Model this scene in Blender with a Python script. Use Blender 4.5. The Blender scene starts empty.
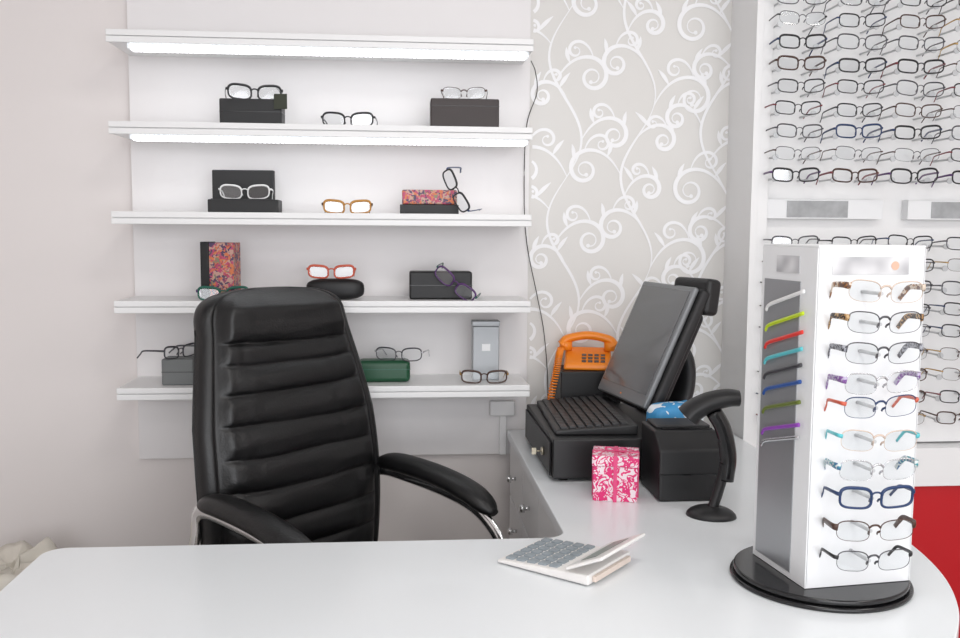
import bpy, bmesh, math, random
from mathutils import Vector, Matrix, noise
random.seed(7)
S=bpy.context.scene
S.view_settings.view_transform='Standard'
pi=math.pi
# ------------------------------------------------------------------ materials
def mat(name,col,rough=.5,metal=0.,bump=0.,bscale=200.,coat=0.,emit=None,estr=0.,var=0.,vscale=6.):
    m=bpy.data.materials.new(name);m.use_nodes=True;nt=m.node_tree;b=nt.nodes['Principled BSDF']
    b.inputs['Base Color'].default_value=(*col,1);b.inputs['Roughness'].default_value=rough;b.inputs['Metallic'].default_value=metal
    b.inputs['Coat Weight'].default_value=coat
    if emit: b.inputs['Emission Color'].default_value=(*emit,1);b.inputs['Emission Strength'].default_value=estr
    tc=nt.nodes.new('ShaderNodeTexCoord')
    if var>0:
        n=nt.nodes.new('ShaderNodeTexNoise');n.inputs['Scale'].default_value=vscale
        r=nt.nodes.new('ShaderNodeValToRGB');r.color_ramp.elements[0].position=.3;r.color_ramp.elements[1].position=.7
        r.color_ramp.elements[0].color=(*[c*(1-var) for c in col],1);r.color_ramp.elements[1].color=(*col,1)
        nt.links.new(tc.outputs['Object'],n.inputs['Vector']);nt.links.new(n.outputs['Fac'],r.inputs[0]);nt.links.new(r.outputs[0],b.inputs['Base Color'])
    if bump>0:
        n=nt.nodes.new('ShaderNodeTexNoise');n.inputs['Scale'].default_value=bscale;n.inputs['Detail'].default_value=3
        bp=nt.nodes.new('ShaderNodeBump');bp.inputs['Strength'].default_value=bump;bp.inputs['Distance'].default_value=.002
        nt.links.new(tc.outputs['Object'],n.inputs['Vector']);nt.links.new(n.outputs['Fac'],bp.inputs['Height']);nt.links.new(bp.outputs[0],b.inputs['Normal'])
    return m
def patt(name,cols,scale,kind='voronoi',rough=.45,thr=None):
    m=bpy.data.materials.new(name);m.use_nodes=True;nt=m.node_tree;b=nt.nodes['Principled BSDF'];b.inputs['Roughness'].default_value=rough
    tc=nt.nodes.new('ShaderNodeTexCoord');r=nt.nodes.new('ShaderNodeValToRGB');r.color_ramp.interpolation='CONSTANT'
    if kind=='voronoi':
        n0=nt.nodes.new('ShaderNodeTexNoise');n0.inputs['Scale'].default_value=scale*.6;n0.inputs['Detail'].default_value=1
        mx=nt.nodes.new('ShaderNodeVectorMath');mx.operation='MULTIPLY_ADD';mx.inputs[1].default_value=(.03,.03,.03)
        nt.links.new(tc.outputs['Object'],n0.inputs['Vector']);nt.links.new(n0.outputs['Color'],mx.inputs[0]);nt.links.new(tc.outputs['Object'],mx.inputs[2])
        n=nt.nodes.new('ShaderNodeTexVoronoi');n.inputs['Scale'].default_value=scale;nt.links.new(mx.outputs[0],n.inputs['Vector']);src=n.outputs['Color']
        if thr: src=n.outputs['Distance']
    else:
        n=nt.nodes.new('ShaderNodeTexNoise');n.inputs['Scale'].default_value=scale;n.inputs['Detail'].default_value=2;n.inputs['Distortion'].default_value=1.2
        nt.links.new(tc.outputs['Object'],n.inputs['Vector']);src=n.outputs['Fac']
    nt.links.new(src,r.inputs[0])
    e=r.color_ramp.elements
    k=len(cols)
    pos=thr or [i/k for i in range(k)]
    while len(e)<k:e.new(.5)
    for i,c in enumerate(cols): e[i].position=pos[i]
    for i,c in enumerate(cols): e[i].color=(*c,1)
    nt.links.new(r.outputs[0],b.inputs['Base Color']);return m
M={}
M['wall']=mat('wall_paint',(.80,.755,.74),.85,bump=.05,bscale=300)
M['panel']=mat('white_panel',(.82,.80,.80),.55)
M['paper']=mat('wallpaper_ground',(.725,.71,.685),.6,bump=.08,bscale=400)
M['silver']=mat('wallpaper_silver',(.90,.90,.91),.45)
M['white']=mat('white_laminate',(.84,.84,.84),.35)
M['desk']=mat('desk_laminate',(.82,.85,.87),.28,coat=.2)
M['deskedge']=mat('desk_edge',(.7,.7,.7),.4)
M['ceil']=mat('ceiling_paint',(.8,.8,.8),.9)
M['floor']=mat('floor_vinyl',(.32,.3,.28),.5,var=.2,vscale=3)
M['leather']=mat('black_leather',(.004,.004,.0045),.40,bump=.35,bscale=240)
M['plastic']=mat('black_plastic',(.010,.010,.011),.45,bump=.08,bscale=500)
M['keys']=mat('key_plastic',(.022,.022,.024),.45)
M['gloss']=mat('gloss_black',(.008,.008,.009),.15)
M['felt']=mat('black_case',(.006,.006,.007),.5)
M['chrome']=mat('chrome',(.8,.8,.8),.12,metal=1)
M['mirror']=mat('silver_face',(.42,.43,.45),.3,metal=.6)
M['bezel']=mat('silver_bezel',(.22,.23,.24),.35,metal=.3)
M['screen']=mat('screen_glass',(.11,.115,.12),.22,coat=.5)
M['brownbox']=mat('brown_box',(.03,.02,.019),.5)
M['green']=mat('green_case',(.008,.07,.03),.4,bump=.1,bscale=150)
M['greybox']=mat('grey_box',(.16,.17,.17),.5)
M['silverbox']=mat('silver_box',(.42,.44,.46),.4,metal=.2,var=.1,vscale=9)
M['orange']=mat('orange_plastic',(.95,.27,.015),.35)
M['red']=mat('red_panel',(.5,.006,.012),.35)
M['led']=mat('led_emitter',(1,1,1),.5,emit=(.95,.98,1),estr=3.5)
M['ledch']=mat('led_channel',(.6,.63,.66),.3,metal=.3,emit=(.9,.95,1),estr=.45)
M['calc']=mat('calculator_white',(.84,.82,.80),.35)
M['calck']=mat('calculator_keys',(.27,.31,.34),.5)
M['calcp']=mat('calculator_underside',(.78,.66,.58),.5)
M['bluepack']=patt('blue_white_pack',[(.75,.8,.85),(.05,.3,.6),(.8,.85,.9),(.1,.45,.7)],18,'noise')
M['paisley']=patt('paisley_print',[(.4,.05,.08),(.6,.17,.06),(.5,.3,.24),(.07,.04,.1),(.45,.06,.14),(.2,.2,.12)],140)
M['pink']=patt('pink_damask',[(.85,.72,.76),(.72,.02,.17),(.85,.7,.75)],62,'noise',thr=[0,.45,.60])
M['pinkr']=mat('pink_ribbon',(.75,.07,.22),.35)
M['bag']=mat('bag_plastic',(.72,.68,.6),.4,bump=.2,bscale=40)
M['label']=mat('label_grey',(.42,.43,.44),.5,var=.25,vscale=30)
M['labelw']=mat('label_white',(.82,.83,.84),.4)
M['lcd']=mat('calculator_lcd',(.3,.33,.3),.3)
M['wire']=mat('wire_black',(.02,.02,.02),.5)
M['key']=mat('key_brass',(.5,.45,.35),.3,metal=.9)
M['rod']=mat('display_rod',(.62,.63,.64),.3,metal=.3)
def logomat(nm,gcol):
    m=bpy.data.materials.new(nm);m.use_nodes=True;nt=m.node_tree;b=nt.nodes['Principled BSDF'];b.inputs['Roughness'].default_value=.4
    tc=nt.nodes.new('ShaderNodeTexCoord');g=nt.nodes.new('ShaderNodeTexNoise');g.inputs['Scale'].default_value=38;g.inputs['Detail'].default_value=0
    r=nt.nodes.new('ShaderNodeValToRGB');r.color_ramp.elements[0].position=.25;r.color_ramp.elements[1].position=.75
    r.color_ramp.elements[0].color=(*gcol,1);r.color_ramp.elements[1].color=(.72,.72,.73,1)
    nt.links.new(tc.outputs['Object'],g.inputs['Vector']);nt.links.new(g.outputs['Fac'],r.inputs[0]);nt.links.new(r.outputs[0],b.inputs['Base Color']);return m
M['logo']=logomat('soft_logo',(.42,.42,.44))
M['logo_o']=mat('logo_orange',(.72,.45,.33),.5)
def lensmat():
    m=bpy.data.materials.new('demo_lens');m.use_nodes=True;nt=m.node_tree;nt.nodes.clear()
    o=nt.nodes.new('ShaderNodeOutputMaterial');t=nt.nodes.new('ShaderNodeBsdfTransparent');g=nt.nodes.new('ShaderNodeBsdfGlossy');mx=nt.nodes.new('ShaderNodeMixShader')
    t.inputs[0].default_value=(.93,.95,.96,1);g.inputs['Roughness'].default_value=.05;mx.inputs[0].default_value=.12
    nt.links.new(t.outputs[0],mx.inputs[1]);nt.links.new(g.outputs[0],mx.inputs[2]);nt.links.new(mx.outputs[0],o.inputs[0]);return m
M['lens']=lensmat()
def fm(n,c,r=.3,metal=0): 
    if n not in M: M[n]=mat('frame_'+n,c,r,metal)
    return M[n]
fm('f_black',(.012,.012,.014));fm('f_brown',(.06,.025,.015));fm('f_red',(.2,.02,.03));fm('f_blue',(.015,.04,.12));fm('f_purple',(.09,.025,.14))
fm('f_gun',(.10,.10,.11),.3,.7);fm('f_gold',(.5,.32,.12),.3,.8);fm('f_white',(.8,.8,.8));fm('f_orange',(.6,.10,.05));fm('f_amber',(.42,.19,.02));fm('f_green',(.01,.12,.08));fm('f_teal',(.05,.4,.42));fm('f_silver',(.6,.6,.62),.25,.9);fm('f_clear',(.62,.5,.42),.2)
M['f_leo']=patt('temple_leopard',[(.02,.015,.01),(.35,.2,.08),(.03,.02,.02),(.5,.33,.16)],160)
M['f_dots']=patt('temple_grey_dots',[(.05,.05,.06),(.35,.36,.4),(.1,.1,.12)],200)
M['f_purp']=patt('temple_purple_flowers',[(.15,.05,.25),(.45,.4,.55),(.25,.1,.35)],180)
M['f_tealf']=patt('temple_teal_flowers',[(.03,.3,.35),(.6,.65,.65),(.05,.15,.3)],180)
M['f_snake']=patt('temple_snake',[(.3,.13,.04),(.65,.55,.45),(.12,.06,.04)],150)
M['purple_t']=mat('t_purple',(.25,.05,.4),.3);M['cyan_t']=mat('t_cyan',(.1,.5,.55),.3);M['lime_t']=mat('t_lime',(.5,.65,.02),.3);M['red_t']=mat('t_red',(.7,.04,.03),.3)
M['olive_t']=mat('t_olive',(.12,.16,.02),.3);M['blue_t']=mat('t_blue',(.02,.08,.3),.3);M['tag']=mat('tag_olive',(.03,.035,.02),.4)
# ------------------------------------------------------------------ helpers
def link(o,parent=None):
    S.collection.objects.link(o)
    if parent: o.parent=parent
    return o
def group(name,loc=(0,0,0),rz=0):
    e=bpy.data.objects.new(name,None);e.location=loc;e.rotation_euler=(0,0,rz);e.empty_display_size=.05;return link(e)
def fin(bm,name,mats,parent=None,loc=(0,0,0),rot=(0,0,0),smooth=False,bevel=0,bseg=2,auto=False):
    me=bpy.data.meshes.new(name);bmesh.ops.recalc_face_normals(bm,faces=bm.faces);bm.to_mesh(me);bm.free()
    if not isinstance(mats,(list,tuple)):mats=[mats]
    for m in mats:me.materials.append(m)
    o=bpy.data.objects.new(name,me);o.location=loc;o.rotation_euler=rot;link(o,parent)
    if smooth:
        for p in me.polygons:p.use_smooth=True
    if bevel>0:
        b=o.modifiers.new('bevel','BEVEL');b.width=bevel;b.segments=bseg;b.limit_method='ANGLE';b.angle_limit=.6
        for p in me.polygons:p.use_smooth=True
        w=o.modifiers.new('wn','WEIGHTED_NORMAL')
    return o
def addbox(bm,x0,x1,y0,y1,z0,z1,mi=0):
    v=[bm.verts.new((x,y,z)) for x in (x0,x1) for y in (y0,y1) for z in (z0,z1)]
    for f in ((0,1,3,2),(4,6,7,5),(0,4,5,1),(2,3,7,6),(0,2,6,4),(1,5,7,3)):
        fc=bm.faces.new([v[i] for i in f]);fc.material_index=mi
def box(name,x0,x1,y0,y1,z0,z1,m,parent=None,bevel=.002,bseg=2,rot=(0,0,0),loc=None):
    bm=bmesh.new();cx,cy,cz=(x0+x1)/2,(y0+y1)/2,(z0+z1)/2
    addbox(bm,x0-cx,x1-cx,y0-cy,y1-cy,z0-cz,z1-cz)
    return fin(bm,name,m,parent,loc=loc or (cx,cy,cz),rot=rot,bevel=bevel,bseg=bseg)
def sweep(bm,pts,ra,rb=None,up=(0,0,1),closed=False,mi=0,n=8,cap=True):
    pts=[Vector(p) for p in pts];up=Vector(up);N=len(pts);rings=[]
    for i,p in enumerate(pts):
        if closed:t=pts[(i+1)%N]-pts[i-1]
        else:t=pts[min(i+1,N-1)]-pts[max(i-1,0)]
        t.normalize();s=t.cross(up)
        if s.length<1e-4:s=t.cross(Vector((1,0.01,0)))
        s.normalize();w=s.cross(t).normalized()
        a=ra(i/(N-1)) if callable(ra) else ra
        b=(rb(i/(N-1)) if callable(rb) else rb) if rb is not None else a
        rings.append([bm.verts.new(p+s*a*math.cos(2*pi*k/n)+w*b*math.sin(2*pi*k/n)) for k in range(n)])
    for i in range(N if closed else N-1):
        A=rings[i];B=rings[(i+1)%N]
        for k in range(n):
            f=bm.faces.new((A[k],A[(k+1)%n],B[(k+1)%n],B[k]));f.material_index=mi;f.smooth=True
    if cap and not closed:
        for R in (rings[0],rings[-1]):
            f=bm.faces.new(R);f.material_index=mi
def catmull(pts,n=10):
    P=[Vector(p) for p in pts];P=[P[0]*2-P[1]]+P+[P[-1]*2-P[-2]];o=[]
    for i in range(1,len(P)-2):
        for k in range(n):
            t=k/n;a,b,c,d=P[i-1],P[i],P[i+1],P[i+2]
            o.append(.5*((2*b)+(c-a)*t+(2*a-5*b+4*c-d)*t*t+(3*b-a-3*c+d)*t**3))
    o.append(P[-2]);return o
def tube(name,pts,r,m,parent=None,rb=None,up=(0,0,1),n=10,smooth=10):
    bm=bmesh.new();sweep(bm,catmull(pts,smooth) if smooth else pts,r,rb,up,n=n);return fin(bm,name,m,parent)
def addcyl(bm,c,r,h,axis='z',n=32,mi=0,r2=None):
    r2=r if r2 is None else r2
    def P(a,rr,t):
        x,y=rr*math.cos(a),rr*math.sin(a)
        return Vector(c)+(Vector((x,y,t)) if axis=='z' else Vector((x,t,y)) if axis=='y' else Vector((t,x,y)))
    A=[bm.verts.new(P(2*pi*k/n,r,0)) for k in range(n)];B=[bm.verts.new(P(2*pi*k/n,r2,h)) for k in range(n)]
    for k in range(n):
        f=bm.faces.new((A[k],A[(k+1)%n],B[(k+1)%n],B[k]));f.material_index=mi;f.smooth=True
    for R in (A,B):
        f=bm.faces.new(R);f.material_index=mi
def cyl(name,c,r,h,m,parent=None,axis='z',n=40,r2=None,bevel=0):
    bm=bmesh.new();addcyl(bm,(0,0,0),r,h,axis,n,0,r2);return fin(bm,name,m,parent,loc=c,bevel=bevel)
def prism(name,out,z0,z1,m,parent=None,bevel=.003):
    bm=bmesh.new();A=[bm.verts.new((x,y,z0)) for x,y in out];B=[bm.verts.new((x,y,z1)) for x,y in out];n=len(out)
    for k in range(n):bm.faces.new((A[k],A[(k+1)%n],B[(k+1)%n],B[k]))
    bm.faces.new(A);bm.faces.new(B);return fin(bm,name,m,parent,bevel=bevel)
# ------------------------------------------------------------------ room
WY=2.77
box('wall_back',-1.7,3.2,WY,WY+.1,0,2.7,M['wall'],bevel=0)
box('wall_left',-1.8,-1.7,-2.6,WY+.1,0,2.7,M['wall'],bevel=0)
box('wall_right',3.2,3.3,-2.6,WY+.1,0,2.7,M['wall'],bevel=0)
box('floor',-1.8,3.3,-2.6,WY+.1,-.1,0,M['floor'],bevel=0)
box('ceiling',-1.8,3.3,-2.6,WY+.1,2.7,2.8,M['ceil'],bevel=0)
wf=group('wall_front')
box('left_part',-1.8,-1.3,-2.7,-2.6,0,2.7,M['wall'],wf,0);box('right_part',2.8,3.3,-2.7,-2.6,0,2.7,M['wall'],wf,0)
box('top_part',-1.3,2.8,-2.7,-2.6,2.45,2.7,M['wall'],wf,0);box('bottom_part',-1.3,2.8,-2.7,-2.6,0,.4,M['wall'],wf,0)
wn=group('window_1')
for i,x in enumerate((-1.3,.05,1.4,2.75)): box('mullion_%d'%i,x,x+.05,-2.68,-2.62,.4,2.45,M['white'],wn)
box('sill',-1.3,2.8,-2.7,-2.55,.38,.42,M['white'],wn)
box('baseboard_back',-1.7,.3,WY-.015,WY,0,.08,M['white'])
box('baseboard_left',-1.7,-1.685,-2.6,WY-.015,0,.08,M['white'])
box('wall_panel',-.755,.383,2.75,WY,.67,2.5,M['panel'],bevel=.001)
wp=group('wallpaper_panel')
box('ground',.383,1.02,2.764,WY,0,2.7,M['paper'],wp,0)
bm=bmesh.new();yo=[2.7635]
def ribbon(pts,wf_):
    yo[0]-=.000003;pr=None
    for i,(x,z) in enumerate(pts):
        a=pts[max(i-1,0)];b=pts[min(i+1,len(pts)-1)];dx,dz=b[0]-a[0],b[1]-a[1];l=math.hypot(dx,dz) or 1
        w=wf_(i/(len(pts)-1));nx,nz=-dz/l*w,dx/l*w
        if not(.392<x<1.0 and .3<z<2.65): pr=None;continue
        cur=(bm.verts.new((x+nx,yo[0],z+nz)),bm.verts.new((x-nx,yo[0],z-nz)))
        if pr:bm.faces.new((pr[0],pr[1],cur[1],cur[0]))
        pr=cur
def disc(x,z,r):
    if not(.395<x<.995):return
    yo[0]-=.000003
    bm.faces.new([bm.verts.new((x+r*math.cos(2*pi*k/14),yo[0],z+r*math.sin(2*pi*k/14))) for k in range(14)])
def curl(x,z,ang,L,ch,turn=11.0,w=.0056):
    pts=[];N=110
    for i in range(N+1):
        s=i/N;th=ang+ch*(turn*(.10*s+.90*s**1.7));pts.append((x,z));x+=L/N*math.cos(th)*(1-.5*s);z+=L/N*math.sin(th)*(1-.5*s)
    ribbon(pts,lambda s:.0008+w*math.sin(pi*min(1,s*1.1+.02))**.9 if s<.88 else .0012+w*.12)
    disc(*pts[-1],w*1.05)
    return pts
for ci,cx in enumerate((.49,.71,.95)):
    for k in range(-1,7):
        z0=.05+k*.48+ci*.21
        sgn=1 if ci%2==0 else -1
        stem=[(cx+.05*math.sin(2*pi*t/40+ci),z0+.48*t/40) for t in range(41)]
        ribbon(stem,lambda s:.0012+.003*math.sin(pi*s))
        for j,(t,da,L,ch) in enumerate(((1,.45,.62,1),(10,-.5,.50,-1),(19,.4,.40,1),(24,-.5,.56,-1),(33,.7,.42,1))):
            x,z=stem[t]
            p=curl(x,z,pi/2+da*sgn,L,ch*sgn)
            q=p[30];curl(q[0],q[1],pi/2-da*sgn*.6,L*.42,-ch*sgn,8,.0040)
            for qi,dd in((14,-1),(40,-.3)):
                q=p[qi];lf=[(q[0]+.05*s*math.cos(pi/2+dd*da*sgn)+.012*s*s*sgn,q[1]+.045*s) for s in [a/8 for a in range(9)]]
                ribbon(lf,lambda s:.0005+.0055*math.sin(pi*s))
fin(bm,'scroll_pattern',M['silver'],wp)
# ------------------------------------------------------------------ shelves
SZ=[1.852,1.618,1.384,1.148,.914]
for i,z in enumerate(SZ):
    g=group('wall_shelf',(0,0,z))
    box('board',-.75,.36,2.545,2.75,-.030,0,M['white'],g,.001)
    box('front_lip_upper',-.752,.362,2.538,2.545,-.0145,.001,M['white'],g,.0015)
    box('front_lip_lower',-.752,.362,2.538,2.545,-.032,-.0165,M['white'],g,.0015)
    if i<2:
        s=group('led_strip_light',(0,0,z-.0302))
        box('channel',-.705,.352,2.560,2.612,-.013,0,M['ledch'],s,.001)
        bm=bmesh.new()
        for k in range(88):
            x=-.698+k*.0119
            addbox(bm,x,x+.0082,2.568,2.604,-.0145,-.0125)
            addbox(bm,x,x+.0082,2.5585,2.5605,-.0110,-.0030)
        fin(bm,'diodes',M['led'],s)
        L=bpy.data.lights.new('strip_glow','AREA');L.shape='RECTANGLE';L.size=1.04;L.size_y=.03;L.energy=.10;L.color=(.93,.97,1)
        o=bpy.data.objects.new('strip_glow',L);o.location=(-.175,2.586,-.018);link(o,s)
tube('led_power_cable',[(.364,2.60,1.806),(.388,2.68,1.79),(.402,2.745,1.74),(.372,2.742,1.64),(.368,2.742,1.44),(.378,2.742,1.30),(.41,2.745,1.15),(.432,2.745,1.04),(.445,2.745,.90),(.447,2.745,.76)],.0014,M['wire'],n=6)
sk=group('junction_box',(0,0,0))
box('housing',.27,.345,2.725,2.75,.79,.835,M['white'],sk,.004)
box('conduit',.30,.322,2.735,2.75,.67,.79,M['white'],sk,.003)
# ------------------------------------------------------------------ eyeglasses
cache={}
def gl_mesh(frame,temple,style,tl,th=1.0):
    key=(frame,temple,style,tl,th)
    if key in cache:return cache[key]
    bm=bmesh.new();w,h,p={'rect':(.0265,.0160,3.4),'round':(.0245,.0205,2.3),'cat':(.0275,.0185,2.8),'rimless':(.0265,.0165,3.),'wide':(.029,.0180,3.)}[style]
    r=.0019*th if style not in('rimless',) else .0005
    for sx in(-1,1):
        cx=sx*(.0085+w);rim=[];N=36
        for k in range(N):
            a=2*pi*k/N;c,s=math.cos(a),math.sin(a)
            x=w*math.copysign(abs(c)**(2/p),c);z=h*math.copysign(abs(s)**(2/p),s)
            if style=='cat' and z>0: z+=.006*max(0,sx*x/w)*z/h
            z+=.002*sx*x/w;yb=.06*x*x+.05*(abs(cx+x))**2*4
            rim.append(Vector((cx+x,yb,z)))
        sweep(bm,rim,r,r*1.3,up=(0,1,0),closed=True,mi=0,n=6)
        if style!='rimless': sweep(bm,[v+Vector((0,0,r*.5)) for v in rim[1:18]],r*1.3,r*1.4,up=(0,1,0),mi=0,n=6)
        f=bm.faces.new([bm.verts.new(v) for v in rim]);f.material_index=2
        if style in('rimless',):
            sweep(bm,[v for v in rim[1:18]],.0010,.0010,up=(0,1,0),mi=0,n=6)
        xe=sx*(.0085+2*w)
        sweep(bm,[(sx*.009,.001,-.002),(sx*.0075,.006,-.005),(sx*.007,.008,-.009)],.0012,.0022,n=5,up=(0,1,0))
        ye=.05*4*xe*xe
        he=.0034*th if style!='rimless' else .003*th
        pts=[(xe-sx*.002,ye-.001,.007),(xe+sx*.004,ye+.001,.008),(xe+sx*.0055,ye+.008,.008),(xe+sx*.0055,ye+tl*.35,.007),(xe+sx*.004,ye+tl*.72,.004),(xe+sx*.001,ye+tl*.86,-.006),(xe-sx*.001,ye+tl,-.0175)]
        sweep(bm,catmull(pts,5),.0012,lambda s:he*(1-.35*s),up=(0,0,1),mi=1,n=6)
    sweep(bm,catmull([(-.0095,.001,.004),(-.004,-.0005,.0085),(.004,-.0005,.0085),(.0095,.001,.004)],4),.0015*min(th,1.2),up=(0,1,0),n=6)
    me=bpy.data.meshes.new('eyeglasses_mesh');bmesh.ops.recalc_face_normals(bm,faces=bm.faces);bm.to_mesh(me);bm.free()
    for m in(M[frame],M[temple or frame],M['lens']):me.materials.append(m)
    cache[key]=me;return me
def glasses(loc,rot=(0,0,0),frame='f_black',temple=None,style='rect',s=1.05,tl=.12,th=1.,parent=None,name='eyeglasses'):
    o=bpy.data.objects.new(name,gl_mesh(frame,temple,style,tl,th));o.location=loc;o.rotation_euler=rot;o.scale=(s,s,s);return link(o,parent)
R=math.radians
# ------------------------------------------------------------------ shelf items
z=SZ[1]
def case(name,x0,x1,y0,y1,z0,z1,m,bev=.004,rz=0,split=.5,m2=None):
    g=group(name,((x0+x1)/2,(y0+y1)/2,z0),rz);w,d,h=(x1-x0)/2,(y1-y0)/2,z1-z0
    if m2:
        box('base',-w-.006,w+.004,-d-.004,d+.002,0,h*.40,M[m2],g,.002);box('lid',-w,w,-d,d,h*.40+.0005,h,M[m],g,bev,3)
    else:
        box('body',-w,w,-d,d,0,h,M[m],g,bev,4)
        box('lid_seam',-w-.0004,w+.0004,-d-.0004,d+.0004,h*split,h*split+.0012,M['gloss'] if m!='green' else M['f_green'],g,0)
    return g
case('eyewear_box',-.476,-.312,2.58,2.66,z,z+.070,'felt')
glasses((-.385,2.60,z+.0885),(0,0,R(12)),'f_black',None,'wide',1.04,th=1.25)
tg=group('price_tag',(-.313,2.568,z+.062),R(-10));box('card',-.018,.018,-.0008,.0008,-.02,.02,M['tag'],tg,.0004);tube('string',[(0,0,.02),(-.006,.006,.03),(-.014,.012,.036)],.0006,M['wire'],tg,n=5)
glasses((-.137,2.60,z+.0200),(0,0,R(-4)),'f_black',None,'wide',1.02,th=1.1)
case('eyewear_box',.088,.276,2.59,2.67,z,z+.082,'brownbox',split=.75)
glasses((.18,2.61,z+.099),(0,0,R(-6)),'f_brown',None,'rimless',.95,th=1.2)
z=SZ[2]
oc=group('open_eyewear_case',(-.420,2.61,z),R(-2))
box('tray',-.088,.100,-.045,.02,0,.036,M['felt'],oc,.003);box('lid',-.09,.078,.021,.045,.0,.118,M['felt'],oc,.003)
box('tray_lining',-.08,.08,-.04,.015,.0362,.038,M['plastic'],oc,0)
glasses((-.412,2.575,z+.0555),(0,0,R(-3)),'f_white',None,'wide',.98,tl=.05)
glasses((-.14,2.60,z+.0185),(0,0,R(3)),'f_amber','f_brown','rect',1.03,th=1.3)
case('patterned_eyewear_case',.01,.162,2.60,2.67,z,z+.068,'paisley',m2='felt')
glasses((.155,2.568,z+.064),(R(12),R(62),R(-20)),'f_black','f_blue','rect',1.,th=1.2)
z=SZ[3]
ub=group('upright_eyewear_box',(-.480,2.60,z),R(-8))
box('sleeve',-.050,-.026,-.03,.03,0,.158,M['felt'],ub);box('body',-.0255,.042,-.031,.031,0,.156,M['paisley'],ub)
glasses((-.470,2.555,z+.0185),(0,0,R(6)),'f_green','f_purple','rect',1.05,th=1.3)
def pouch(name,c,L,W,H,m):
    bm=bmesh.new();bmesh.ops.create_uvsphere(bm,u_segments=32,v_segments=20,radius=1)
    for v in bm.verts:
        x,y,zz=v.co;f=lambda a,p:math.copysign(abs(a)**p,a)
        v.co=(L/2*f(x,.6),W/2*f(y,.75),H/2*f(zz,.6)+H/2)
    return fin(bm,name,m,None,loc=c,smooth=True)
pouch('black_eyewear_pouch',(-.175,2.61,z),.160,.06,.058,M['felt'])
glasses((-.185,2.60,z+.0765),(0,0,R(2)),'f_orange',None,'rect',1.0,th=1.3)
case('black_eyewear_case',.03,.205,2.60,2.67,z,z+.078,'felt',bev=.006,split=.5)
glasses((.155,2.575,z+.044),(R(8),R(38),R(-10)),'f_purple','f_green','wide',.98,th=1.1)
z=SZ[4]
case('grey_eyewear_box',-.645,-.56,2.585,2.66,z,z+.072,'greybox')
glasses((-.60,2.62,z+.089),(0,0,R(60)),'f_gun',None,'rect',1.,tl=.1)
case('green_eyewear_case',-.115,.032,2.60,2.67,z,z+.062,'green',bev=.014,split=.6)
glasses((.0,2.61,z+.079),(R(0),0,R(-14)),'f_gun','f_silver','wide',.98,tl=.11,th=.8)
sb=group('silver_eyewear_box',(.248,2.655,z),0)
box('body',-.038,.038,-.025,.025,0,.155,M['silverbox'],sb,.003);box('lid',-.0395,.0395,-.0265,.0265,.1555,.170,M['silverbox'],sb,.002)
box('label_plate',-.012,.012,-.0262,-.0252,.085,.105,M['labelw'],sb,0)
glasses((.238,2.575,z+.0185),(0,0,R(-3)),'f_brown','f_gold','rect',1.02,th=1.1,tl=.11)
# ------------------------------------------------------------------ desk
def arc(cx,cy,r,a0,a1,n=8): return [(cx+r*math.cos(R(a0+(a1-a0)*k/n)),cy+r*math.sin(R(a0+(a1-a0)*k/n))) for k in range(n+1)]
out=[(.322,2.722)]+arc(.282,1.78,.04,0,-90)+[(p[0],p[1]) for p in arc(-.61,1.705,.04,90,180)]+[(-.650,1.0)]+[(-.6,.93),(.2,.93)]
curve=catmull([(.2,.93,0),(.5,1.0,0),(.72,1.15,0),(.806,1.243,0),(.889,1.368,0),(.949,1.519,0),(.980,1.705,0),(.982,1.95,0)],8)
out+=[(p.x,p.y) for p in curve[1:]]+[(.982,2.722)]
dk=group('service_desk')
prism('worktop',out,.722,.75,M['desk'],dk,.003)
box('side_cabinet_carcass',.345,.97,1.86,2.72,.05,.7215,M['white'],dk,.001)
box('plinth',.37,.95,1.88,2.71,0,.05,M['deskedge'],dk,0)
for i,(a,b) in enumerate(((1.865,2.145),(2.150,2.43),(2.435,2.715))):
    box('drawer_front_%d'%i,.330,.3445,a,b,.56,.715,M['white'],dk,.002)
    box('cabinet_door_%d'%i,.330,.3445,a,b,.06,.555,M['white'],dk,.002)
    for zz in(.64,.5):
        bm=bmesh.new();addcyl(bm,(0,0,0),.005,-.014,'x',16);addcyl(bm,(-.014,0,0),.011,-.012,'x',20,r2=.009);fin(bm,'knob_%d'%i,M['chrome'],dk,loc=(.3298,(a+b)/2-(.04 if zz<.6 else 0),zz))
box('front_panel',-.58,.55,1.02,1.045,0,.7215,M['white'],dk,.001)
box('left_end_panel',-.605,-.58,1.02,1.68,0,.7215,M['white'],dk,.001)
box('inner_support',.60,.625,1.10,1.855,0,.7215,M['white'],dk,.001)
# ------------------------------------------------------------------ wall display unit
un=group('wall_display_cabinet')
box('side_panel',.985,1.005,2.56,2.769,0,2.69,M['white'],un,.001)
box('frame_left',1.005,1.035,2.565,2.60,.60,2.69,M['white'],un,.001)
box('back_board',1.005,3.1,2.62,2.769,.72,2.69,M['white'],un,0)
box('side_panel_right',3.1,3.12,2.56,2.769,0,2.69,M['panel'],un,.001)
box('ledge',1.005,3.1,2.56,2.769,.60,.715,M['white'],un,.002)
box('red_base',1.005,3.1,2.575,2.769,0,.5985,M['red'],un,.001)
for k in range(4):
    x=1.04+k*.40+(.02 if k else 0)
    box('sign_bar_%d'%k,x,x+.345,2.585,2.62,1.38,1.435,M['labelw'],un,.001)
    box('sign_label_%d'%k,x+(.06 if k==0 else .07),x+.24,2.5835,2.585,1.384,1.431,M['label'],un,0)
bm=bmesh.new();cols=[1.092,1.262,1.432,1.602,1.772,1.942]
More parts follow.
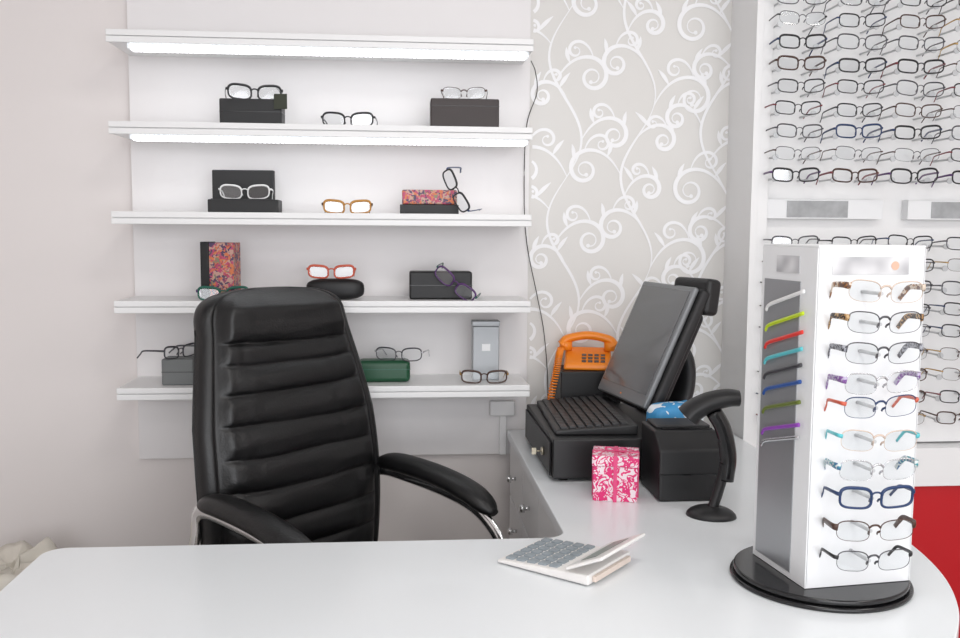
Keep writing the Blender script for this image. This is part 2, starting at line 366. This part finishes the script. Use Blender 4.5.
rows=[1.333+.98*(q-1.34)+.007 for q in (2.052,1.99,1.930,1.869,1.807,1.746,1.685,1.624,1.563,1.502)]+[1.314-.0625*i for i in range(9)]
for cx in cols:
    for zz in rows:
        for sx in(-.052,.052):
            addcyl(bm,(cx+sx,2.535,zz-.010),.003,.085,'y',8)
            addcyl(bm,(cx+sx,2.532,zz-.010),.0085,.004,'y',14)
fin(bm,'holder_rods',M['rod'],un)
eg=group('eyeglasses_display_rack')
pal=[('f_gun',None,'rect'),('f_black',None,'rect'),('f_brown',None,'rect'),('f_black','f_gun','rect'),('f_gun','f_black','rimless'),('f_black','f_red','rect'),('f_brown','f_gold','rimless'),('f_black','f_blue','rect'),('f_gun','f_brown','rimless'),('f_gun',None,'wide')]
for ri,zz in enumerate(rows):
    for ci,cx in enumerate(cols):
        p=random.choice(pal)
        if ri==9:p=[('f_black','f_purple','rect'),('f_brown','f_red','rect'),('f_black','f_purple','wide')][ci%3]
        if ri==7 and ci==1:p=('f_blue','f_blue','rect')
        glasses((cx+random.uniform(-.004,.004),2.508,zz+random.uniform(-.002,.002)),(R(random.uniform(-3,3)),R(random.uniform(-2,2)),R(random.uniform(-3,3))),p[0],p[1],p[2],1.05,tl=.095,th=1.05 if ri in(3,4,7,9) and p[0]!='f_gun' else .75,parent=eg,name='frame_%d_%d'%(ri,ci))
# ------------------------------------------------------------------ rotating display stand
st=group('eyewear_display_stand',(.735,1.500,.75),R(7))
cyl('base_foot',(-.020,-.005,0),.148,.008,M['gloss'],st,n=64,bevel=.003);cyl('turntable',(-.020,-.005,0.0085),.142,.010,M['gloss'],st,n=64,bevel=.003)
hx,hy=.095,.085;H=.567
box('core',-hx+.004,hx-.004,-hy+.004,hy-.004,.019,H-.003,M['white'],st,.001)
box('front_panel',-hx,hx,-hy,-hy+.004,.019,H,M['labelw'],st,.0008)
box('back_panel',-hx,hx,hy-.004,hy,.019,H,M['labelw'],st,.0008)
box('left_panel',-hx-.001,-hx+.003,-hy+.0,hy,.019,H,M['labelw'],st,.0008)
box('right_panel',hx-.003,hx+.001,-hy,hy,.019,H,M['labelw'],st,.0008)
box('left_mirror',-hx-.0025,-hx-.001,-hy+.045,hy-.012,.03,H-.055,M['mirror'],st,0)
box('top_cap',-hx,hx,-hy,hy,H,H+.004,M['labelw'],st,.001)
box('logo_front',-hx+.025,hx-.03,-hy-.001,-hy,H-.042,H-.014,M['logo'],st,0)
cyl('logo_dot_front',(hx-.055,-hy-.001,H-.028),.007,-.0006,M['logo_o'],st,axis='y',n=20)
box('logo_left',-hx-.0025,-hx-.001,-hy+.05,hy-.05,H-.042,H-.014,M['logo'],st,0)
for i,(m,zz) in enumerate((('f_white',.49),('lime_t',.455),('red_t',.425),('cyan_t',.398),('f_gun',.372),('blue_t',.345),('olive_t',.312),('purple_t',.275),('f_silver',.255))):
    tube('sample_temple_%d'%i,[(-hx-.008,.055,zz-.032),(-hx-.008,.045,zz-.022),(-hx-.008,.0,zz-.009),(-hx-.008,-.062,zz+.008)],.0018,M[m],st,rb=.0034,n=8,smooth=6)
spec=[('f_clear','f_snake','rimless'),('f_gun','f_leo','rimless'),('f_gun','f_dots','rimless'),('f_silver','f_purp','rimless'),('f_blue','f_orange','rimless'),('f_clear','cyan_t','rimless'),('f_silver','f_tealf','rimless'),('f_blue','f_blue','rect'),('f_brown','f_brown','rimless'),('f_gun','f_black','rimless')]
for i,(a,b,c) in enumerate(spec):
    zz=[.502,.455,.408,.362,.325,.272,.226,.182,.130,.082][i]
    glasses((-.016,-hy-.060,zz),(R(3),R(random.uniform(-2,2)),R(-6+random.uniform(-5,5))),a,b,c,.98,tl=.058,th=2.1 if i in(0,1,2,3,6,8) else 1.25 if i!=7 else 1.1,parent=st,name='sample_glasses_%d'%i)
    bm=bmesh.new();addcyl(bm,(0,0,0),.003,-.05,'y',8);fin(bm,'peg_%d'%i,M['rod'],st,loc=(-.016,-hy,zz-.004))
# ------------------------------------------------------------------ office chair
ch=group('office_chair',(-.138,2.14,0),R(43))
def fbm(x,y,z):return noise.noise(Vector((x,y,z)))
bm=bmesh.new();NV=220;NU=132;bounds=[.03,.13,.22,.31,.41,.505,.60,.695,.775,.84,1.0]
def backprof(v):
    y=.185+.085*v**1.2-.03*math.sin(pi*min(1,v*1.1));zc=.42+.778*v
    w=.236+.024*math.sin(pi*min(1,v*1.15));w-=.030*max(0,(v-.6)/.4)
    t=.066-.012*v
    if v>.86:
        q=(v-.86)/.14;w*=max(.02,(1-q**4.6))**(1/3.2)
    if v>.93: t*=max(.05,(1-((v-.93)/.07)**2))**.5
    if v<.06: t*=max(.05,(1-((.06-v)/.06)**2))**.5;w*=.9+.1*v/.06
    return y,zc,w,t
rings=[]
for i in range(NV+1):
    v=i/NV;y,zc,w,t=backprof(v);ring=[]
    for k in range(NU):
        a=2*pi*k/NU;c,s=math.cos(a),math.sin(a)
        x=w*math.copysign(abs(c)**.5,c);yy=t*math.copysign(abs(s)**.75,s);q=abs(x)/w if w>0 else 0
        if s<0:
            vw=v+.007*fbm(x*7,v*9,2)-.010*(q*q)
            vw=min(.9999,max(.0,vw))
            j=max([kk for kk in range(len(bounds)-1) if bounds[kk]<=max(vw,.03)]);sg=(vw-bounds[j])/(bounds[j+1]-bounds[j])
            e=min(1,max(0,(.86-q)/.10));e=e*e*(3-2*e)
            ex=.36 if j<9 else .30
            pf=(math.sin(pi*min(max(sg,0),1))**ex if 0<sg<1 else 0)
            if j==9 and sg>.5: pf=1
            amp=.018+.007*fbm(j*3.1,x*5,0) if j<9 else .030
            if j in(8,): amp=.014
            p=amp*pf*e
            p+=.0055*fbm(x*10,zc*40,1)*e*(1-pf*.6)+.004*fbm(x*38,zc*9,3)*e*(1-pf*.3)+.004*fbm(x*5,zc*6,9)*e
            g=-.006*math.exp(-((q-.88)/.02)**2)
            yy-=(p+g)*min(1,(1-v)/.05)
        else:
            yy+=.002*fbm(x*8,zc*8,5)
        yy-=.016*q**4
        ring.append(bm.verts.new((x,y+yy,zc)))
    rings.append(ring)
for i in range(NV):
    for k in range(NU):
        f=bm.faces.new((rings[i][k],rings[i][(k+1)%NU],rings[i+1][(k+1)%NU],rings[i+1][k]));f.smooth=True
bm.faces.new(rings[0]);bm.faces.new(rings[-1])
fin(bm,'backrest',M['leather'],ch)
for sx in(-1,1):
    pts=[]
    for i in range(4,54):
        v=i/60;y,zc,w,t=backprof(v);pts.append((sx*w*.995,y-t*.05,zc))
    tube('side_seam_%s'%('l' if sx<0 else 'r'),pts,.0022,M['leather'],ch,smooth=0,n=6,up=(0,1,0))
bm=bmesh.new();rings=[];NR=90
for i in range(NR+1):
    v=i/NR;yy=-.27+.50*v;ring=[]
    w=.235*(1-max(0,(abs(v-.5)-.38)/.12)**3*.25);t=.065*max(.05,1-(abs(2*v-1))**8)**.5
    for k in range(64):
        a=2*pi*k/64;c,s=math.cos(a),math.sin(a);x=w*math.copysign(abs(c)**.5,c);zz=t*math.copysign(abs(s)**.7,s)
        if s>0: zz+=.018*abs(math.sin(pi*v*5))**.5*min(1,max(0,(.85-abs(x)/w)/.1))
        ring.append(bm.verts.new((x,yy,.47+zz-.02*(1-v))))
    rings.append(ring)
for i in range(NR):
    for k in range(64):
        f=bm.faces.new((rings[i][k],rings[i][(k+1)%64],rings[i+1][(k+1)%64],rings[i+1][k]));f.smooth=True
bm.faces.new(rings[0]);bm.faces.new(rings[-1]);fin(bm,'seat',M['leather'],ch)
for sx in(-1,1):
    n='l' if sx<0 else 'r';X=sx*.262;dz=-.012;dy=-.045
    fr=catmull([(X*.86,.16,.44),(X*.99,.205,.56),(X,.235+dy,.66+dz),(X,.21+dy,.722+dz),(X,.06+dy,.722+dz),(X,-.10+dy,.702+dz),(X,-.185+dy,.664+dz),(X,-.225+dy,.59),(X*.97,-.22,.50),(X*.86,-.14,.43)],10)
    bm=bmesh.new();sweep(bm,fr,.017,.008,up=(1,0,0),n=14)
    fin(bm,'chrome_arm_%s'%n,M['chrome'],ch)
    pp=catmull([(X,.20+dy,.745+dz),(X,.12+dy,.754+dz),(X,-.02+dy,.746+dz),(X,-.13+dy,.724+dz),(X,-.205+dy,.688+dz)],12)
    bm=bmesh.new()
    prof=lambda s:max(.12,(1-abs(2*s-1)**5))**.5
    sweep(bm,pp,lambda s:.038*prof(s),lambda s:.024*prof(s),up=(0,0,1),n=24)
    fin(bm,'arm_pad_%s'%n,M['leather'],ch)
cyl('gas_lift',(0,-.02,.12),.028,.30,M['chrome'],ch);box('mechanism',-.1,.1,-.14,.1,.375,.415,M['plastic'],ch,.006)
cyl('hub',(0,-.02,.075),.05,.06,M['chrome'],ch)
for k in range(5):
    a=2*pi*k/5+.3;dx,dy_=math.cos(a),math.sin(a)
    tube('base_leg_%d'%k,[(dx*.03,-.02+dy_*.03,.105),(dx*.17,-.02+dy_*.17,.098),(dx*.30,-.02+dy_*.30,.075)],.024,M['chrome'],ch,rb=.014)
    bm=bmesh.new();addcyl(bm,(-.022,0,0),.027,.018,'x',24);addcyl(bm,(.004,0,0),.027,.018,'x',24);addcyl(bm,(0,0,0),.007,.05,'z',12);fin(bm,'caster_%d'%k,M['plastic'],ch,loc=(dx*.30,-.02+dy_*.30,.0272),rot=(0,0,a+.6))
box('back_bracket',-.04,.04,.12,.26,.395,.43,M['plastic'],ch,.006)
# ------------------------------------------------------------------ POS terminal
dr=group('cash_drawer',(0,0,.75))
box('housing',.360,.77,2.13,2.585,.008,.103,M['plastic'],dr,.004)
box('drawer_face',.355,.3595,2.145,2.57,.012,.092,M['plastic'],dr,.003)
for x in(.39,.74):
    for y in(2.16,2.55): cyl('foot_%d_%d'%(x*100,y*100),(x,y,0),.012,.0085,M['plastic'],dr,n=16)
bm=bmesh.new();addcyl(bm,(.3549,2.24,.05),.010,-.006,'x',20);addcyl(bm,(.3489,2.24,.05),.002,-.012,'x',8);addbox(bm,.326,.337,2.2385,2.2415,.042,.058);fin(bm,'lock_and_key',M['key'],dr)
kb=group('pos_keyboard',(.480,2.37,.853),R(-90-2))
bm=bmesh.new()
v=[bm.verts.new(p) for p in((-.2,-.1,0),(.2,-.1,0),(.2,.1,0),(-.2,.1,0),(-.2,-.1,.012),(.2,-.1,.012),(.2,.1,.026),(-.2,.1,.026))]
for f in((0,1,2,3),(4,5,6,7),(0,1,5,4),(1,2,6,5),(2,3,7,6),(3,0,4,7)):bm.faces.new([v[i] for i in f])
fin(bm,'keyboard_body',M['plastic'],kb,bevel=.004)
bm=bmesh.new()
for i in range(20):
    for j in range(8):
        x=-.188+i*.0190;y=-.086+j*.0210;zt=.012+.07*(y+.1)
        if j==0 and 5<=i<=10:continue
        addbox(bm,x,x+.0152,y,y+.0165,zt-.002,zt+.0055)
addbox(bm,-.188+5*.019,-.188+10*.019+.0158,-.086,-.0688,.011,.0185)
fin(bm,'keys',M['keys'],kb,bevel=.0015)
ps=group('pos_touch_monitor',(.655,2.41,.853),R(-80))
box('stand_base',-.10,.10,.015,.115,0,.02,M['plastic'],ps,.008,3)
bm=bmesh.new();sweep(bm,catmull([(0,.085,.015),(0,.105,.08),(0,.10,.15),(0,.055,.205)],8),.055,.028,up=(0,1,0.01),n=20);fin(bm,'stand_neck',M['plastic'],ps)
hd=group('head',(0,0,0));hd.parent=ps;hd.location=(0,0,.193);hd.rotation_euler=(R(-24),0,0)
box('front_bezel',-.152,.150,-.012,.004,-.163,.168,M['bezel'],hd,.006,3)
box('display_panel',-.139,.137,-.0135,-.0118,-.130,.154,M['screen'],hd,0)
box('black_housing',-.156,.162,.004,.034,-.17,.172,M['plastic'],hd,.01,3)
box('rear_bulge',-.12,.12,.034,.068,-.13,.12,M['plastic'],hd,.02,4)
box('power_led',-.003,.003,-.0128,-.0118,-.150,-.146,M['orange'],hd,0)
cr=group('reader',(0,0,0));cr.parent=ps;cr.location=(.10,.092,.322);cr.rotation_euler=(R(-8),0,R(15))
box('customer_display',-.075,.060,-.024,.024,-.045,.048,M['plastic'],cr,.014,4);box('display_window',-.06,.045,.0242,.0248,-.02,.025,M['gloss'],cr,0)
tube('reader_arm',[(.0,.10,.22),(.04,.100,.26),(.09,.09,.30)],.012,M['plastic'],ps)
# phone on box
case('black_storage_box',.46,.635,2.60,2.735,.75,.942,'plastic',bev=.004)
ph=group('orange_telephone',(.550,2.665,.9425),R(-12));ph.scale=(.86,.86,.95)
bm=bmesh.new();v=[bm.verts.new(p) for p in((-.082,-.06,0),(.082,-.06,0),(.082,.06,0),(-.082,.06,0),(-.077,-.055,.02),(.077,-.055,.02),(.077,.055,.062),(-.077,.055,.062))]
for f in((0,1,2,3),(4,5,6,7),(0,1,5,4),(1,2,6,5),(2,3,7,6),(3,0,4,7)):bm.faces.new([v[i] for i in f])
fin(bm,'phone_base',M['orange'],ph,bevel=.008)
bm=bmesh.new()
for i in range(4):
    for j in range(3):
        x=-.02+i*.021;y=-.046+j*.019;zt=.02+.38*(y+.055);addbox(bm,x,x+.015,y,y+.013,zt-.001,zt+.006)
fin(bm,'keypad',M['f_brown'],ph,bevel=.001)
bm=bmesh.new();hp=catmull([(-.088,.030,.066),(-.07,.032,.086),(0,.034,.098),(.07,.032,.086),(.088,.030,.066)],8)
sweep(bm,hp,lambda s:.018+.008*abs(2*s-1)**3,lambda s:.013+.006*abs(2*s-1)**3,up=(0,0,1),n=16)
addcyl(bm,(-.076,.03,.052),.022,.026,'z',20);addcyl(bm,(.076,.03,.052),.022,.026,'z',20)
fin(bm,'handset',M['orange'],ph)
ctr=catmull([(.475,2.69,1.0),(.458,2.62,.99),(.446,2.60,.94),(.432,2.605,.86),(.436,2.62,.79),(.448,2.62,.764)],24)
pts=[]
for i in range(len(ctr)*6-6):
    f=i/6;a=ctr[int(f)].lerp(ctr[min(int(f)+1,len(ctr)-1)],f-int(f));an=i*2*pi/14
    pts.append(a+Vector((.0095*math.cos(an),.0085*math.sin(an),.0)))
bm=bmesh.new();sweep(bm,pts,.0020,n=5);o=fin(bm,'coil_cord',M['orange'],None);o.parent=ph;o.matrix_parent_inverse=(Matrix.Translation((.550,2.665,.9425))@Matrix.Rotation(R(-12),4,'Z')@Matrix.Diagonal((.86,.86,.95,1))).inverted()
# printer
pr=group('receipt_printer',(0,0,.75))
bm=bmesh.new();prof=[(1.955,0),(2.115,0),(2.115,.15),(2.0,.15),(1.955,.115)]
A=[bm.verts.new((.566,y,zz)) for y,zz in prof];B=[bm.verts.new((.708,y,zz)) for y,zz in prof]
for k in range(5):bm.faces.new((A[k],A[(k+1)%5],B[(k+1)%5],B[k]))
bm.faces.new(A);bm.faces.new(B);fin(bm,'body',M['plastic'],pr,bevel=.006)
box('paper_slot',.585,.70,2.008,2.018,.1505,.153,M['gloss'],pr,0);box('cover',.576,.700,2.022,2.105,.1505,.157,M['keys'],pr,.002)
box('front_seam',.5655,.7085,1.9535,1.9545,.06,.063,M['gloss'],pr,0)
bp=group('blue_tissue_pack',(.670,2.19,.8535),R(20))
bm=bmesh.new();bmesh.ops.create_uvsphere(bm,u_segments=28,v_segments=16,radius=1)
for v in bm.verts:
    x,y,zz=v.co;f=lambda a,p:math.copysign(abs(a)**p,a);v.co=(.072*f(x,.5),.035*f(y,.5),.037*f(zz,.6)+.037+.004*fbm(x*3,y*3,zz*2))
fin(bm,'pack',M['bluepack'],bp,smooth=True)
# barcode scanner
sc=group('barcode_scanner',(.650,1.855,.75),R(-25))
bm=bmesh.new();bmesh.ops.create_uvsphere(bm,u_segments=32,v_segments=12,radius=1)
for v in bm.verts: v.co=(v.co.x*.052,v.co.y*.045,max(0,v.co.z)*.022)
fin(bm,'stand_foot',M['plastic'],sc,smooth=True)
tube('stand_stem',[(0,.0,.01),(.012,.006,.05),(.024,.008,.11),(.018,.004,.165)],.011,M['plastic'],sc,n=14)
bm=bmesh.new();sweep(bm,catmull([(.026,.010,.075),(.030,.012,.13),(.018,.006,.185),(-.002,0,.222)],8),.017,lambda s:.015+.006*s,up=(0,1,0),n=16);fin(bm,'handle',M['gloss'],sc)
bm=bmesh.new();sweep(bm,catmull([(.048,.01,.250),(.025,.005,.250),(-.01,0,.240),(-.040,-.004,.222),(-.052,-.006,.208)],8),lambda s:.030+.006*s,lambda s:.016+.010*s,up=(0,0,1),n=20);fin(bm,'scan_head',M['plastic'],sc)
# gift box
gb=group('gift_box',(.482,2.010,.75),R(-14))
box('box_body',-.048,.048,-.045,.045,0,.078,M['pink'],gb,.002);box('box_lid',-.051,.051,-.048,.048,.0782,.102,M['pink'],gb,.002)
box('ribbon_a',-.004,.004,-.0488,.0488,-.0,.1028,M['pinkr'],gb,0);box('ribbon_b',-.0518,.0518,-.004,.004,.0,.1028,M['pinkr'],gb,0)
for s in(-1,1): tube('bow_loop_%d'%(s+2),[(0,0,.104),(s*.012,.003,.110),(s*.022,0,.109),(s*.018,-.006,.105),(0,0,.104)],.0012,M['pinkr'],gb,rb=.005,up=(0,1,0),n=8)
# calculator
ca=group('desk_calculator',(.232,1.655,.75),math.atan2(-.66,.75)-pi/2);ca.scale=(1.06,1.06,1.0)
bm=bmesh.new();v=[bm.verts.new(p) for p in((-.072,-.01,.002),(.072,-.01,.002),(.072,.165,.002),(-.072,.165,.002),(-.072,-.01,.008),(.072,-.01,.008),(.072,.165,.020),(-.072,.165,.020))]
for f in((0,1,2,3),(4,5,6,7),(0,1,5,4),(1,2,6,5),(2,3,7,6),(3,0,4,7)):bm.faces.new([v[i] for i in f])
fin(bm,'body',M['calc'],ca,bevel=.004)
bm=bmesh.new()
for i in range(6):
    for j in range(5):
        x=-.064+i*.0218;y=.0+j*.0215;zt=.008+.069*(y+.01);addbox(bm,x,x+.0175,y,y+.016,zt-.002,zt+.004)
fin(bm,'keys',M['calck'],ca,bevel=.002)
box('display_flap',-.076,.076,-.036,.036,-.003,.003,M['calc'],ca,.0025,rot=(R(26),0,0),loc=(0,.158,.040))
box('lcd',-.055,.055,-.018,.012,.0,.0006,M['lcd'],ca,0,rot=(R(26),0,0),loc=(0,.1555,.0430))
for s in(-1,1): cyl('rear_foot_%d'%(s+2),(s*.055,.15,0),.007,.004,M['calcp'],ca,n=14)
for s in(-1,1): cyl('front_foot_%d'%(s+2),(s*.055,.0,0),.007,.004,M['calcp'],ca,n=14)
box('base_ridge',-.06,.06,.1655,.172,.006,.016,M['calcp'],ca,.001)
# waste bin with liner
wb=group('waste_bin',(-1.02,2.50,0))
bm=bmesh.new();addcyl(bm,(0,0,0),.09,.42,'z',40,r2=.115);fin(bm,'bin',M['greybox'],wb)
bm=bmesh.new();rings=[]
for i,(rr,zz) in enumerate(((.1155,.30),(.120,.36),(.122,.42),(.122,.45),(.112,.468),(.09,.46),(.06,.45),(.02,.445))):
    rings.append([bm.verts.new(((rr*(1+.06*fbm(math.cos(a)*2,math.sin(a)*2,i*.5)))*math.cos(a),(rr*(1+.06*fbm(math.cos(a)*2,math.sin(a)*2,i*.5)))*math.sin(a),zz+.035*fbm(math.cos(a)*3,math.sin(a)*3,7))) for a in [2*pi*k/60 for k in range(60)]])
for i in range(len(rings)-1):
    for k in range(60):
        f=bm.faces.new((rings[i][k],rings[i][(k+1)%60],rings[i+1][(k+1)%60],rings[i+1][k]));f.smooth=True
bm.faces.new(rings[-1]);fin(bm,'bag_liner',M['bag'],wb)
# ------------------------------------------------------------------ lights
def area(name,loc,rot,sx,sy,e,col,parent=None):
    L=bpy.data.lights.new(name,'AREA');L.shape='RECTANGLE';L.size=sx;L.size_y=sy;L.energy=e;L.color=col
    o=bpy.data.objects.new(name,L);o.location=loc;o.rotation_euler=rot;return link(o,parent)
area('window_daylight',(.75,-2.55,1.45),(R(90),0,0),3.9,1.95,100,(.97,.98,1))
for i,(x,y) in enumerate(((.4,.7),(1.9,.7),(.4,-1.2))):
    g=group('added_ceiling_fill',(x,y,2.7));box('frame',-.31,.31,-.31,.31,-.03,-.001,M['white'],g,.003)  # ceiling fittings added out of view as fill for the room
    box('diffuser',-.29,.29,-.29,.29,-.033,-.0301,M['labelw'],g,0);area('fill_lamp',(0,0,-.04),(0,0,0),.56,.56,11,(1,.97,.93),g)
w=bpy.data.worlds.new('sky');S.world=w;w.use_nodes=True;w.node_tree.nodes['Background'].inputs[0].default_value=(.85,.9,1,1);w.node_tree.nodes['Background'].inputs[1].default_value=.8
# ------------------------------------------------------------------ camera
psi=R(5);th_=R(5.4);ro=R(.36)
r=Vector((math.cos(psi),-math.sin(psi),0));f=Vector((math.sin(psi)*math.cos(th_),math.cos(psi)*math.cos(th_),-math.sin(th_)));u=r.cross(f)
r2=r*math.cos(ro)+u*math.sin(ro);u2=u*math.cos(ro)-r*math.sin(ro)
cm=bpy.data.cameras.new('camera');cm.sensor_width=36;cm.lens=36*933/960;co=bpy.data.objects.new('camera',cm);S.collection.objects.link(co)
m=Matrix((r2,u2,-f)).transposed().to_4x4();m.translation=Vector((0,0,1.34));co.matrix_world=m;S.camera=co
